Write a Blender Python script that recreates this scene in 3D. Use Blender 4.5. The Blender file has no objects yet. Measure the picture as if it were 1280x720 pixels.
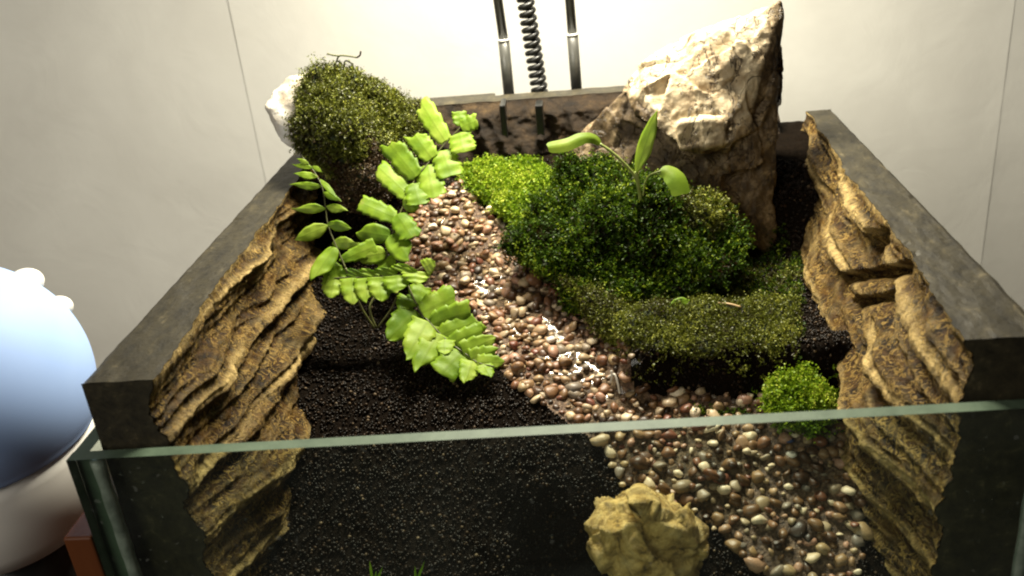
import bpy, bmesh, math, random
import numpy as np
from mathutils import Matrix, Vector

# ------------------------------------------------------------------ camera, world, lamps, exposure
S = 0.01                                  # everything below is written in centimetres
RW = np.array([[0.993977, 0.061444, -0.090748],
               [0.056239, 0.424734, 0.903570],
               [0.094063, -0.903231, 0.418720]])      # world -> camera axes
CAM = np.array([16.93, -25.42, 14.29])
FPX = 1176.0
sc = bpy.context.scene
col = sc.collection
cd = bpy.data.cameras.new('camera')
cam = bpy.data.objects.new('camera', cd)
col.objects.link(cam)
cd.sensor_width = 36.0
cd.lens = 36.0 * FPX / 1280.0
cd.clip_start, cd.clip_end = 0.01, 50.0
mw = Matrix([list(RW.T[i]) + [CAM[i] * S] for i in range(3)] + [[0, 0, 0, 1]])
cam.matrix_world = mw
cd.dof.use_dof = True
cd.dof.focus_distance = 0.40
cd.dof.aperture_fstop = 15.0
sc.camera = cam

w = bpy.data.worlds.new('World')
sc.world = w
w.use_nodes = True
bg = w.node_tree.nodes['Background']
bg.inputs[0].default_value = (1.0, 0.93, 0.80, 1)
bg.inputs[1].default_value = 0.02

def area(name, loc, target, sx, sy, power, color):
    ld = bpy.data.lights.new(name, 'AREA')
    ld.shape = 'RECTANGLE'
    ld.size, ld.size_y, ld.energy, ld.color = sx * S, sy * S, power, color
    lo = bpy.data.objects.new(name, ld)
    col.objects.link(lo)
    lo.location = Vector(loc) * S
    lo.rotation_euler = (Vector(target) - Vector(loc)).to_track_quat('-Z', 'Y').to_euler()
    return lo
area('aquarium_lamp', (15.0, 25.5, 26.0), (15.0, 19.5, -3.0), 16, 5, 5.0, (1.0, 0.93, 0.75))
area('room_lamp', (-55, -90, 62), (0, 20, 3), 70, 70, 7.5, (1.0, 0.94, 0.82))

sc.view_settings.view_transform = 'Standard'
sc.view_settings.look = 'None'
sc.view_settings.exposure = 0.0
sc.view_settings.gamma = 1.0
sc.view_settings.use_curve_mapping = False
sc.cycles.use_denoising = True
sc.cycles.max_bounces = 10
sc.cycles.transparent_max_bounces = 16
sc.cycles.filter_width = 2.0

rng = np.random.default_rng(7)
random.seed(7)

# ------------------------------------------------------------------ geometry helpers
def ray(px, py):
    return RW.T @ np.array([px - 640.0, 360.0 - py, -FPX])
def at(px, py, y):                         # the point seen there that stands at depth y
    r = ray(px, py)
    return CAM + r * (y - CAM[1]) / r[1]
def atx(px, py, x):
    r = ray(px, py)
    return CAM + r * (x - CAM[0]) / r[0]
def atz(px, py, z):
    r = ray(px, py)
    return CAM + r * (z - CAM[2]) / r[2]
def proj(P):
    c = (np.asarray(P) - CAM) @ RW.T
    return 640 + FPX * c[..., 0] / -c[..., 2], 360 - FPX * c[..., 1] / -c[..., 2]
def nrm(v):
    v = np.asarray(v, float)
    return v / np.maximum(np.linalg.norm(v, axis=-1, keepdims=True), 1e-9)
def sst(a, b, x):
    t = np.clip((x - a) / (b - a), 0, 1)
    return t * t * (3 - 2 * t)

def _h(i, j, k, s):
    n = (i * 374761393 + j * 668265263 + k * 1274126177 + s * 974634777) & 0xFFFFFFFF
    n = ((n ^ (n >> 13)) * 1274126177) & 0xFFFFFFFF
    return n ^ (n >> 16)
def pn(x, y, z=0.0, s=0):                  # gradient noise, about -0.7..0.7
    x, y, z = np.broadcast_arrays(np.asarray(x, float), np.asarray(y, float), np.asarray(z, float))
    xi, yi, zi = [np.floor(a).astype(np.int64) for a in (x, y, z)]
    xf, yf, zf = x - xi, y - yi, z - zi
    u, v, ww = [a * a * a * (a * (a * 6 - 15) + 10) for a in (xf, yf, zf)]
    def g(dx, dy, dz):
        h = _h(xi + dx, yi + dy, zi + dz, s)
        gx = (h & 1023) / 511.5 - 1; gy = ((h >> 10) & 1023) / 511.5 - 1; gz = ((h >> 20) & 1023) / 511.5 - 1
        return gx * (xf - dx) + gy * (yf - dy) + gz * (zf - dz)
    def l(a, b, t): return a + (b - a) * t
    return l(l(l(g(0,0,0), g(1,0,0), u), l(g(0,1,0), g(1,1,0), u), v),
             l(l(g(0,0,1), g(1,0,1), u), l(g(0,1,1), g(1,1,1), u), v), ww)
def fbm(x, y, z=0.0, s=0, o=4):
    t, a, f = 0, 1.0, 1.0
    for i in range(o):
        t = t + a * pn(np.asarray(x) * f, np.asarray(y) * f, np.asarray(z) * f, s + i)
        a *= 0.5; f *= 2.03
    return t
def ridge(x, y, z=0.0, s=0):
    return 1 - 2.2 * np.abs(pn(x, y, z, s))

def put(name, me, parent=None):
    o = bpy.data.objects.new(name, me)
    col.objects.link(o)
    if parent is not None:
        o.parent = parent
        o.matrix_parent_inverse = parent.matrix_world.inverted() if parent.type != 'EMPTY' else Matrix.Translation(-parent.location)
    return o
def mesh(name, V, F, mat, parent=None, smooth=False, rnd=None, uvcol=None):
    me = bpy.data.meshes.new(name)
    V = np.asarray(V, float) * S
    if isinstance(F, np.ndarray):
        n, k = F.shape
        me.vertices.add(len(V)); me.vertices.foreach_set('co', V.ravel())
        me.loops.add(n * k); me.loops.foreach_set('vertex_index', F.ravel().astype(np.int32))
        me.polygons.add(n); me.polygons.foreach_set('loop_start', (np.arange(n) * k).astype(np.int32))
        me.update(calc_edges=True)
    else:
        me.from_pydata([tuple(v) for v in V], [], F)
    for m in (mat if isinstance(mat, (list, tuple)) else [mat]):
        me.materials.append(m)
    if smooth:
        me.polygons.foreach_set('use_smooth', np.ones(len(me.polygons), bool))
    if rnd is not None:
        a = me.attributes.new('rnd', 'FLOAT', 'FACE' if len(rnd) == len(me.polygons) else 'POINT')
        a.data.foreach_set('value', np.asarray(rnd, np.float32))
    me.update()
    return put(name, me, parent)
def tag(o, label=None, cat=None, group=None, kind=None):
    if label: o['label'] = label
    if cat: o['category'] = cat
    if group: o['group'] = group
    if kind: o['kind'] = kind
    return o
def thing(name, base, label, cat, group=None, kind=None):
    o = bpy.data.objects.new(name, None)
    o.empty_display_size = 0.01
    col.objects.link(o)
    o.location = Vector([float(c) * S for c in base])
    return tag(o, label, cat, group, kind)
def gridF(nu, nv, flip=False):
    i, j = np.meshgrid(np.arange(nu - 1), np.arange(nv - 1), indexing='ij')
    a = (i * nv + j).ravel()
    F = np.stack([a, a + nv, a + nv + 1, a + 1], 1)
    return F[:, ::-1].copy() if flip else F
def box(a, b):
    x0, y0, z0 = a; x1, y1, z1 = b
    V = [(x0,y0,z0),(x1,y0,z0),(x1,y1,z0),(x0,y1,z0),(x0,y0,z1),(x1,y0,z1),(x1,y1,z1),(x0,y1,z1)]
    F = [(0,3,2,1),(4,5,6,7),(0,1,5,4),(1,2,6,5),(2,3,7,6),(3,0,4,7)]
    return V, F
def bevbox(name, a, b, mat, parent=None, bev=0.05, seg=2):
    V, F = box(a, b)
    bm = bmesh.new()
    vs = [bm.verts.new(Vector(v) * S) for v in V]
    for f in F: bm.faces.new([vs[i] for i in f])
    bmesh.ops.bevel(bm, geom=list(bm.edges), offset=bev * S, segments=seg, affect='EDGES', profile=0.5)
    me = bpy.data.meshes.new(name); bm.to_mesh(me); bm.free()
    me.materials.append(mat)
    return put(name, me, parent)
def tube_vf(P, r, n=8, off=0, cap=True):
    P = np.asarray(P, float); m = len(P)
    r = np.broadcast_to(np.asarray(r, float), (m,))
    T = nrm(np.gradient(P, axis=0))
    ref = np.array([0.0, 0.0, 1.0]) if abs(T[0][2]) < 0.9 else np.array([1.0, 0, 0])
    V = []
    for k in range(m):
        u = nrm(np.cross(T[k], ref)); v = np.cross(T[k], u); ref = -v
        a = np.arange(n) * 2 * math.pi / n
        V.append(P[k] + r[k] * (np.cos(a)[:, None] * u + np.sin(a)[:, None] * v))
    V = np.concatenate(V)
    F = [(k*n+i+off, k*n+(i+1) % n+off, (k+1)*n+(i+1) % n+off, (k+1)*n+i+off) for k in range(m-1) for i in range(n)]
    if cap:
        F.append(tuple(range(off, off+n))[::-1]); F.append(tuple(range(off+(m-1)*n, off+m*n)))
    return V, F
def tube(name, P, r, mat, parent=None, n=8):
    V, F = tube_vf(P, r, n)
    return mesh(name, V, F, mat, parent, smooth=True)
def spline(P, n):
    P = np.asarray(P, float); m = len(P)
    t = np.linspace(0, m - 1, n); out = []
    for q in t:
        i = min(int(q), m - 2); f = q - i
        p0, p1, p2, p3 = P[max(i-1, 0)], P[i], P[i+1], P[min(i+2, m-1)]
        out.append(0.5*((2*p1)+(-p0+p2)*f+(2*p0-5*p1+4*p2-p3)*f*f+(-p0+3*p1-3*p2+p3)*f**3))
    return np.array(out)
def lathe_vf(prof, c, n=48):
    V, F = [], []
    m = len(prof)
    for r, z in prof:
        for i in range(n):
            a = 2 * math.pi * i / n
            V.append((c[0] + r * math.cos(a), c[1] + r * math.sin(a), c[2] + z))
    for k in range(m - 1):
        for i in range(n):
            F.append((k*n+i, k*n+(i+1) % n, (k+1)*n+(i+1) % n, (k+1)*n+i))
    return V, F
def facets(x, y, z, n, off, tilt, seed, zs=0.7):
    """piecewise planar break-up: every cell of the stone is its own tilted, stepped plane"""
    r = np.random.default_rng(seed)
    P = np.stack([x, y, z], 1)
    lo, hi = P.min(0), P.max(0)
    c = lo + (hi - lo) * r.random((n, 3))
    q = P + 0.22 * np.stack([pn(x * 1.2, y * 1.2, z * 1.2, s=seed + i) for i in range(3)], 1)
    w_ = np.array([1, 1, zs])
    d = np.stack([(((q - k) * w_) ** 2).sum(1) for k in c], 1)
    i = d.argmin(1)
    g = r.normal(size=(n, 3)) * tilt
    return r.normal(size=n)[i] * off + np.clip(((P - c[i]) * g[i]).sum(1), -.45, .45)
def hullrock(name, hulls, vox, fn, mat, parent=None):
    """union of convex hulls, remeshed, then pushed along its normals by fn(x, y, z)"""
    bm = bmesh.new()
    for pts in hulls:
        vs = [bm.verts.new(Vector([float(c) for c in p])) for p in pts]
        r = bmesh.ops.convex_hull(bm, input=vs)
        dead = {g for g in list(r['geom_unused']) + list(r['geom_interior']) if isinstance(g, bmesh.types.BMVert)}
        bmesh.ops.delete(bm, geom=list(dead), context='VERTS')
    me = bpy.data.meshes.new('tmp'); bm.to_mesh(me); bm.free()
    o = bpy.data.objects.new('tmp', me); col.objects.link(o)
    md = o.modifiers.new('r', 'REMESH'); md.mode = 'VOXEL'; md.voxel_size = vox
    dg = bpy.context.evaluated_depsgraph_get()
    m2 = bpy.data.meshes.new_from_object(o.evaluated_get(dg))
    bpy.data.objects.remove(o)
    n = len(m2.vertices)
    V = np.zeros(n * 3); m2.vertices.foreach_get('co', V); V = V.reshape(-1, 3)
    N = np.zeros(n * 3); m2.vertices.foreach_get('normal', N); N = N.reshape(-1, 3)
    F = [tuple(p.vertices) for p in m2.polygons]
    bpy.data.meshes.remove(m2)
    V = V + N * np.asarray(fn(V[:, 0], V[:, 1], V[:, 2]))[:, None]
    o = mesh(name, V, F, mat, parent, smooth=True)
    return o
def surf_samples(o, n, seed=0):
    r = np.random.default_rng(seed)
    me = o.data; me.calc_loop_triangles()
    nv = len(me.vertices)
    V = np.zeros(nv * 3); me.vertices.foreach_get('co', V); V = V.reshape(-1, 3) / S
    T = np.zeros(len(me.loop_triangles) * 3, np.int32); me.loop_triangles.foreach_get('vertices', T); T = T.reshape(-1, 3)
    a, b, c = V[T[:, 0]], V[T[:, 1]], V[T[:, 2]]
    cr = np.cross(b - a, c - a); A = np.linalg.norm(cr, axis=1)
    i = r.choice(len(T), n, p=A / A.sum())
    u, v = r.random(n), r.random(n); q = u + v > 1; u[q], v[q] = 1 - u[q], 1 - v[q]
    return a[i] + (b[i]-a[i]) * u[:, None] + (c[i]-a[i]) * v[:, None], nrm(cr[i])
def sprigs(name, P, N, L, leaf, wid, mat, parent, seed=0, k=6, upw=0.5, spread=0.8):
    """moss: every point carries a short bent stem with k pairs of tiny leaves, all one mesh"""
    r = np.random.default_rng(seed); n = len(P)
    D = nrm(N + spread * r.normal(size=(n, 3)) + np.array([0, 0, upw]))
    B = nrm(r.normal(size=(n, 3)))
    Ls = (L * (0.5 + r.random(n)))[:, None]
    VV, RR = [], []
    tone = np.clip(0.42 + 0.55 * pn(P[:, 0] * .55, P[:, 1] * .55, P[:, 2] * .55, s=seed) * 1.6 + 0.22 * r.normal(size=n), 0, 1)
    Ls = Ls * (0.75 + 0.9 * np.clip(pn(P[:, 0] * 1.3, P[:, 1] * 1.3, P[:, 2] * 1.3, s=seed + 9) + .3, 0, 1))[:, None]
    for q in range(k):
        f = (q + 0.6) / k
        base = P + D * Ls * f + B * Ls * 0.35 * f * f
        for sgn in (-1, 1):
            side = nrm(np.cross(D, B) * sgn + 0.5 * r.normal(size=(n, 3)))
            d = nrm(side + D * 0.7)
            l = (leaf * (0.6 + 0.8 * r.random(n)) * (1.1 - 0.5 * f))[:, None]
            ws = nrm(np.cross(d, r.normal(size=(n, 3)))) * l * wid
            VV.append(np.stack([base, base + d*l*.5 + ws, base + d*l, base + d*l*.5 - ws], 1))
            RR.append(np.clip(tone * 0.7 + 0.3 * f + 0.15 * r.normal(size=n), 0, 1))
    V = np.concatenate(VV).reshape(-1, 3)
    F = np.arange(len(V)).reshape(-1, 4)
    return tag(mesh(name, V, F, mat, parent, rnd=np.concatenate(RR)), kind='stuff')

# ------------------------------------------------------------------ materials
def schlick(t, f0, normal=None):
    lw = t.n('ShaderNodeLayerWeight'); lw.inputs['Blend'].default_value = 0.5
    if normal is not None: t.l(normal, lw.inputs['Normal'])
    return t.math('ADD', t.math('MULTIPLY', t.math('POWER', lw.outputs['Facing'], 5.0), 1 - f0), f0)
class NT:
    def __init__(s, name):
        s.m = bpy.data.materials.new(name); s.m.use_nodes = True
        s.t = s.m.node_tree; s.t.nodes.clear()
        s.out = s.n('ShaderNodeOutputMaterial')
    def n(s, typ, **kw):
        x = s.t.nodes.new(typ)
        for k, v in kw.items(): setattr(x, k, v)
        return x
    def l(s, a, b): s.t.links.new(a, b)
    def co(s, scale=(1, 1, 1)):
        tc = s.n('ShaderNodeTexCoord'); mp = s.n('ShaderNodeMapping')
        mp.inputs['Scale'].default_value = [100 * c for c in scale]
        s.l(tc.outputs['Object'], mp.inputs[0]); return mp.outputs[0]
    def noise(s, scale, detail=4, rough=0.55, dist=0.0, vec=None, aniso=(1, 1, 1)):
        x = s.n('ShaderNodeTexNoise')
        x.inputs['Scale'].default_value = scale; x.inputs['Detail'].default_value = detail
        x.inputs['Roughness'].default_value = rough; x.inputs['Distortion'].default_value = dist
        s.l(vec if vec is not None else s.co(aniso), x.inputs['Vector']); return x.outputs['Fac']
    def ramp(s, fac, stops, interp='LINEAR'):
        x = s.n('ShaderNodeValToRGB'); x.color_ramp.interpolation = interp
        e = x.color_ramp.elements
        while len(e) < len(stops): e.new(0.5)
        for el, (p, c) in zip(e, stops):
            el.position = p; el.color = (*c, 1) if len(c) == 3 else c
        s.l(fac, x.inputs[0]); return x.outputs[0]
    def mix(s, fac, a, b, mode='MIX'):
        x = s.n('ShaderNodeMix', data_type='RGBA', blend_type=mode)
        for v, i in ((fac, 0), (a, 6), (b, 7)):
            if hasattr(v, 'links'): s.l(v, x.inputs[i])
            elif i == 0: x.inputs[0].default_value = v
            else: x.inputs[i].default_value = (*v, 1)
        return x.outputs[2]
    def math(s, op, a, b=0.0):
        x = s.n('ShaderNodeMath', operation=op)
        for v, i in ((a, 0), (b, 1)):
            if hasattr(v, 'links'): s.l(v, x.inputs[i])
            else: x.inputs[i].default_value = v
        return x.outputs[0]
    def attr(s, name):
        x = s.n('ShaderNodeAttribute', attribute_name=name); return x.outputs['Fac']
    def bump(s, h, strength, dist_cm, prev=None):
        x = s.n('ShaderNodeBump'); x.inputs['Strength'].default_value = strength
        x.inputs['Distance'].default_value = dist_cm * S
        s.l(h, x.inputs['Height'])
        if prev is not None: s.l(prev, x.inputs['Normal'])
        return x.outputs[0]
    def prin(s, color, rough=0.6, normal=None, spec=0.5, **kw):
        p = s.n('ShaderNodeBsdfPrincipled')
        if hasattr(color, 'links'): s.l(color, p.inputs['Base Color'])
        else: p.inputs['Base Color'].default_value = (*color, 1)
        if hasattr(rough, 'links'): s.l(rough, p.inputs['Roughness'])
        else: p.inputs['Roughness'].default_value = rough
        p.inputs['Specular IOR Level'].default_value = spec
        if normal is not None: s.l(normal, p.inputs['Normal'])
        for k, v in kw.items(): p.inputs[k.replace('_', ' ')].default_value = v
        return p.outputs[0]
    def done(s, sh):
        s.l(sh, s.out.inputs['Surface']); return s.m

def simple(name, stops, scale=3.0, rough=0.6, b=(12, 0.4, 0.05), spec=0.5, aniso=(1, 1, 1), **kw):
    t = NT(name)
    c = t.ramp(t.noise(scale, 5, 0.6, aniso=aniso), stops)
    nb = t.bump(t.noise(b[0], 5, 0.65), b[1], b[2]) if b else None
    return t.done(t.prin(c, rough, nb, spec, **kw))

def m_wall():
    t = NT('wallpaper')
    c = t.ramp(t.noise(0.09, 5, 0.6, 0.4), [(0.3, (.75, .735, .68)), (0.7, (.87, .86, .80))])
    nb = t.bump(t.noise(0.20, 5, 0.6, 1.0), 0.28, 0.25)
    return t.done(t.prin(c, 0.55, nb, 0.3))
def m_carved():
    t = NT('painted_foam_roots')
    base = t.ramp(t.noise(1.1, 7, 0.72, 0.8), [(0.40, (.006, .0024, .0004)), (0.53, (.050, .022, .002)), (0.70, (.145, .072, .008))])
    worm = t.noise(1.7, 3, 0.55, 1.8)
    wv = t.math('ABSOLUTE', t.math('SUBTRACT', worm, 0.5))
    line = t.ramp(wv, [(0.0, (1, 1, 1)), (0.022, (.7, .7, .7)), (0.042, (0, 0, 0))])
    patchy = t.ramp(t.noise(0.9, 3, 0.5), [(0.36, (0.15, 0.15, 0.15)), (0.52, (1, 1, 1))])
    c = t.mix(t.math('MULTIPLY', t.math('MULTIPLY', line, patchy), 0.85), base, (.48, .31, .085))
    crest = t.math('MULTIPLY', t.attr('rnd'), t.ramp(t.noise(2.4, 5, 0.7), [(0.30, (0, 0, 0)), (0.52, (1, 1, 1))]))
    c = t.mix(t.math('MULTIPLY', crest, 0.95), c, (.72, .52, .21))
    n0 = t.bump(t.noise(1.3, 7, 0.7, 0.8), 1.0, 0.35)
    n1 = t.bump(line, 1.0, 0.12, n0)
    n2 = t.bump(t.noise(5.0, 6, 0.7), 0.8, 0.14, n1)
    return t.done(t.prin(c, 0.42, n2, 0.22))
def m_bark():
    t = NT('painted_foam_bark')
    base = t.ramp(t.noise(0.9, 6, 0.7, 0.8), [(0.34, (.006, .0035, .0015)), (0.55, (.026, .015, .006)), (0.78, (.10, .062, .026))])
    n2 = t.bump(t.noise(3.0, 8, 0.75), 0.9, 0.2)
    return t.done(t.prin(base, 0.6, n2, 0.2))
def m_ledge():
    t = NT('black_foam')
    sp = t.ramp(t.noise(1.6, 7, 0.75, 0.3, aniso=(1, .45, 1)), [(0.33, (.008, .0065, .0035)), (0.58, (.034, .028, .014)), (0.76, (.15, .12, .065))])
    nb = t.bump(t.noise(6, 6, 0.7), 0.5, 0.05)
    return t.done(t.prin(sp, 0.50, nb, 0.45))
def m_soil():
    t = NT('dark_soil')
    c = t.ramp(t.noise(5.0, 6, 0.7), [(0.35, (.003, .0018, .0009)), (0.7, (.010, .006, .003))])
    return t.done(t.prin(c, 0.7, t.bump(t.noise(7, 6, 0.7), 1.0, 0.15), 0.04))
def m_attr(name, stops, rough, spec=0.5, objrandom=False, bump=None, transl=0.0):
    t = NT(name)
    if objrandom: f = t.n('ShaderNodeObjectInfo').outputs['Random']
    else: f = t.attr('rnd')
    c = t.ramp(f, stops)
    if bump:
        v = t.ramp(t.noise(bump[0], 3, 0.6), [(0.3, (.75, .75, .75)), (0.7, (1.15, 1.12, 1.08))])
        c = t.mix(1.0, c, v, 'MULTIPLY')
    nb = t.bump(t.noise(bump[0], 4, 0.6), bump[1], bump[2]) if bump else None
    p = t.prin(c, rough, nb, spec)
    if transl:
        tr = t.n('ShaderNodeBsdfTranslucent'); t.l(c, tr.inputs[0])
        mx = t.n('ShaderNodeMixShader'); mx.inputs[0].default_value = transl
        t.l(p, mx.inputs[1]); t.l(tr.outputs[0], mx.inputs[2]); p = mx.outputs[0]
    return t.done(p)
PEB = [(0.0, (.025, .015, .008)), (0.15, (.085, .040, .017)), (0.30, (.17, .095, .040)), (0.40, (.14, .045, .026)), (0.50, (.23, .145, .065)),
       (0.60, (.36, .20, .135)), (0.70, (.31, .22, .11)), (0.80, (.15, .125, .10)), (0.90, (.45, .34, .20)), (1.0, (.70, .59, .42))]
def m_rock_pale():
    t = NT('pale_rock')
    tc = t.n('ShaderNodeTexCoord'); sx = t.n('ShaderNodeSeparateXYZ'); t.l(tc.outputs['Object'], sx.inputs[0])
    zc = t.math('MULTIPLY', sx.outputs[2], 100.0)
    xc = t.math('MULTIPLY', sx.outputs[0], 100.0)
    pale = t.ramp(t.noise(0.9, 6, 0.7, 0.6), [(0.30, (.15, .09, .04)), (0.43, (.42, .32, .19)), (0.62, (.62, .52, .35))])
    mud_shade = t.ramp(t.noise(1.3, 6, 0.7, 0.5), [(0.3, (.02, .012, .005)), (0.5, (.09, .058, .026)), (0.70, (.34, .25, .14))])
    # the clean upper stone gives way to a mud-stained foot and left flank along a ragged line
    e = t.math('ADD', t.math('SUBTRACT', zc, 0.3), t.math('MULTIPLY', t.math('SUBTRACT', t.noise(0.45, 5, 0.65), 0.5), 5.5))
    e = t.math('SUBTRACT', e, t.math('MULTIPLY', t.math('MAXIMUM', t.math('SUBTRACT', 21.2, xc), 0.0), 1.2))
    e = t.math('SUBTRACT', e, t.math('MULTIPLY', t.math('MAXIMUM', t.math('SUBTRACT', xc, 24.4), 0.0), 3.4))  # right side darkened too: wet brown with its own shade painted in
    c = t.mix(t.ramp(e, [(0.0, (0, 0, 0)), (0.9, (1, 1, 1))]), mud_shade, pale)
    wv = t.math('ABSOLUTE', t.math('SUBTRACT', t.noise(0.55, 5, 0.6, 1.2, aniso=(1, 1, .7)), 0.5))
    crk = t.ramp(wv, [(0.0, (1, 1, 1)), (0.016, (0, 0, 0))])
    c = t.mix(t.math('MULTIPLY', crk, 0.8), c, (.05, .03, .015))
    nb = t.bump(t.noise(2.2, 8, 0.72), 0.6, 0.2, t.bump(t.math('SUBTRACT', 1.0, crk), 0.8, 0.15))
    return t.done(t.prin(c, 0.45, nb, 0.4))
def m_rock_ochre():
    t = NT('ochre_rock')
    c = t.ramp(t.noise(1.3, 7, 0.7, 0.8), [(0.33, (.07, .042, .012)), (0.42, (.40, .25, .06)), (0.56, (.68, .47, .16)), (0.8, (.80, .64, .32))])
    dk = t.ramp(t.noise(0.8, 6, 0.7, 1.0), [(0.40, (1, 1, 1)), (0.52, (0, 0, 0))])
    c = t.mix(t.math('MULTIPLY', dk, 0.5), c, (.10, .065, .02))
    nb = t.bump(t.noise(2.6, 8, 0.72), 1.0, 0.25)
    return t.done(t.prin(c, 0.42, nb, 0.5))
def m_leaf(name, a, b, c2):
    t = NT(name)
    f = t.noise(0.9, 4, 0.55)
    rn = t.n('ShaderNodeObjectInfo').outputs['Random']
    f2 = t.math('ADD', t.math('MULTIPLY', f, 0.8), t.math('MULTIPLY', rn, 0.22))
    c = t.ramp(f2, [(0.3, a), (0.52, b), (0.75, c2)])
    av = t.math('ABSOLUTE', t.attr('lv'))
    vein = t.math('ABSOLUTE', t.math('SINE', t.math('MULTIPLY', t.math('SUBTRACT', t.math('MULTIPLY', t.attr('lu'), 6.0), t.math('MULTIPLY', av, 1.6)), 3.14159)))
    side = t.ramp(vein, [(0.0, (1, 1, 1)), (0.22, (0, 0, 0))])
    mid = t.ramp(av, [(0.0, (1, 1, 1)), (0.07, (1, 1, 1)), (0.13, (0, 0, 0))])
    vn = t.math('MAXIMUM', t.math('MULTIPLY', side, 0.3), t.math('MULTIPLY', mid, .7))
    c = t.mix(t.math('MULTIPLY', vn, 0.4), c, [q * 0.62 for q in b])
    tipc = t.ramp(t.math('MULTIPLY', t.attr('lu'), t.noise(2.2, 3, .6)), [(0.55, (0, 0, 0)), (0.70, (1, 1, 1))])
    c = t.mix(t.math('MULTIPLY', tipc, 0.5), c, (.42, .36, .10))
    nb = t.bump(t.noise(5, 3, 0.5), 0.2, 0.03, t.bump(t.math('SUBTRACT', 1.0, vn), 0.25, 0.02))
    p = t.prin(c, 0.48, nb, 0.3)
    tr = t.n('ShaderNodeBsdfTranslucent'); t.l(c, tr.inputs[0])
    mx = t.n('ShaderNodeMixShader'); mx.inputs[0].default_value = 0.55
    t.l(p, mx.inputs[1]); t.l(tr.outputs[0], mx.inputs[2])
    return t.done(mx.outputs[0])
def m_glass():
    t = NT('tank_glass')
    fr = schlick(t, 0.04)
    tp = t.n('ShaderNodeBsdfTransparent'); tp.inputs[0].default_value = (.90, .95, .91, 1)
    df = t.n('ShaderNodeBsdfDiffuse'); df.inputs[0].default_value = (.55, .58, .52, 1)
    sm = t.ramp(t.noise(0.35, 6, 0.65, 0.8), [(0.35, (.003,) * 3), (0.75, (.02,) * 3)])
    spots = t.ramp(t.noise(3.2, 2, 0.5), [(0.70, (0, 0, 0)), (0.74, (.10, .10, .10))])
    sm = t.math('ADD', sm, spots)
    m1 = t.n('ShaderNodeMixShader'); t.l(sm, m1.inputs[0]); t.l(tp.outputs[0], m1.inputs[1]); t.l(df.outputs[0], m1.inputs[2])
    gl = t.n('ShaderNodeBsdfGlossy'); gl.inputs['Roughness'].default_value = 0.03
    m2 = t.n('ShaderNodeMixShader'); t.l(fr, m2.inputs[0]); t.l(m1.outputs[0], m2.inputs[1]); t.l(gl.outputs[0], m2.inputs[2])
    return t.done(m2.outputs[0])
def m_edge():
    t = NT('cut_glass_edge')
    c = t.ramp(t.noise(1.2, 4, 0.6), [(0.3, (.055, .085, .055)), (0.7, (.095, .135, .09))])
    return t.done(t.prin(c, 0.55, t.bump(t.noise(4, 4), 0.3, 0.03), 0.3))
def m_water():
    t = NT('clear_water')
    nb = t.bump(t.noise(0.9, 3, 0.5, 0.6), 0.2, 0.1)
    fr = schlick(t, 0.02, nb)
    tp = t.n('ShaderNodeBsdfTransparent'); tp.inputs[0].default_value = (.90, .90, .84, 1)
    gl = t.n('ShaderNodeBsdfGlossy'); gl.inputs['Roughness'].default_value = 0.09; t.l(nb, gl.inputs['Normal'])
    m2 = t.n('ShaderNodeMixShader'); t.l(fr, m2.inputs[0]); t.l(tp.outputs[0], m2.inputs[1]); t.l(gl.outputs[0], m2.inputs[2])
    return t.done(m2.outputs[0])
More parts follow.
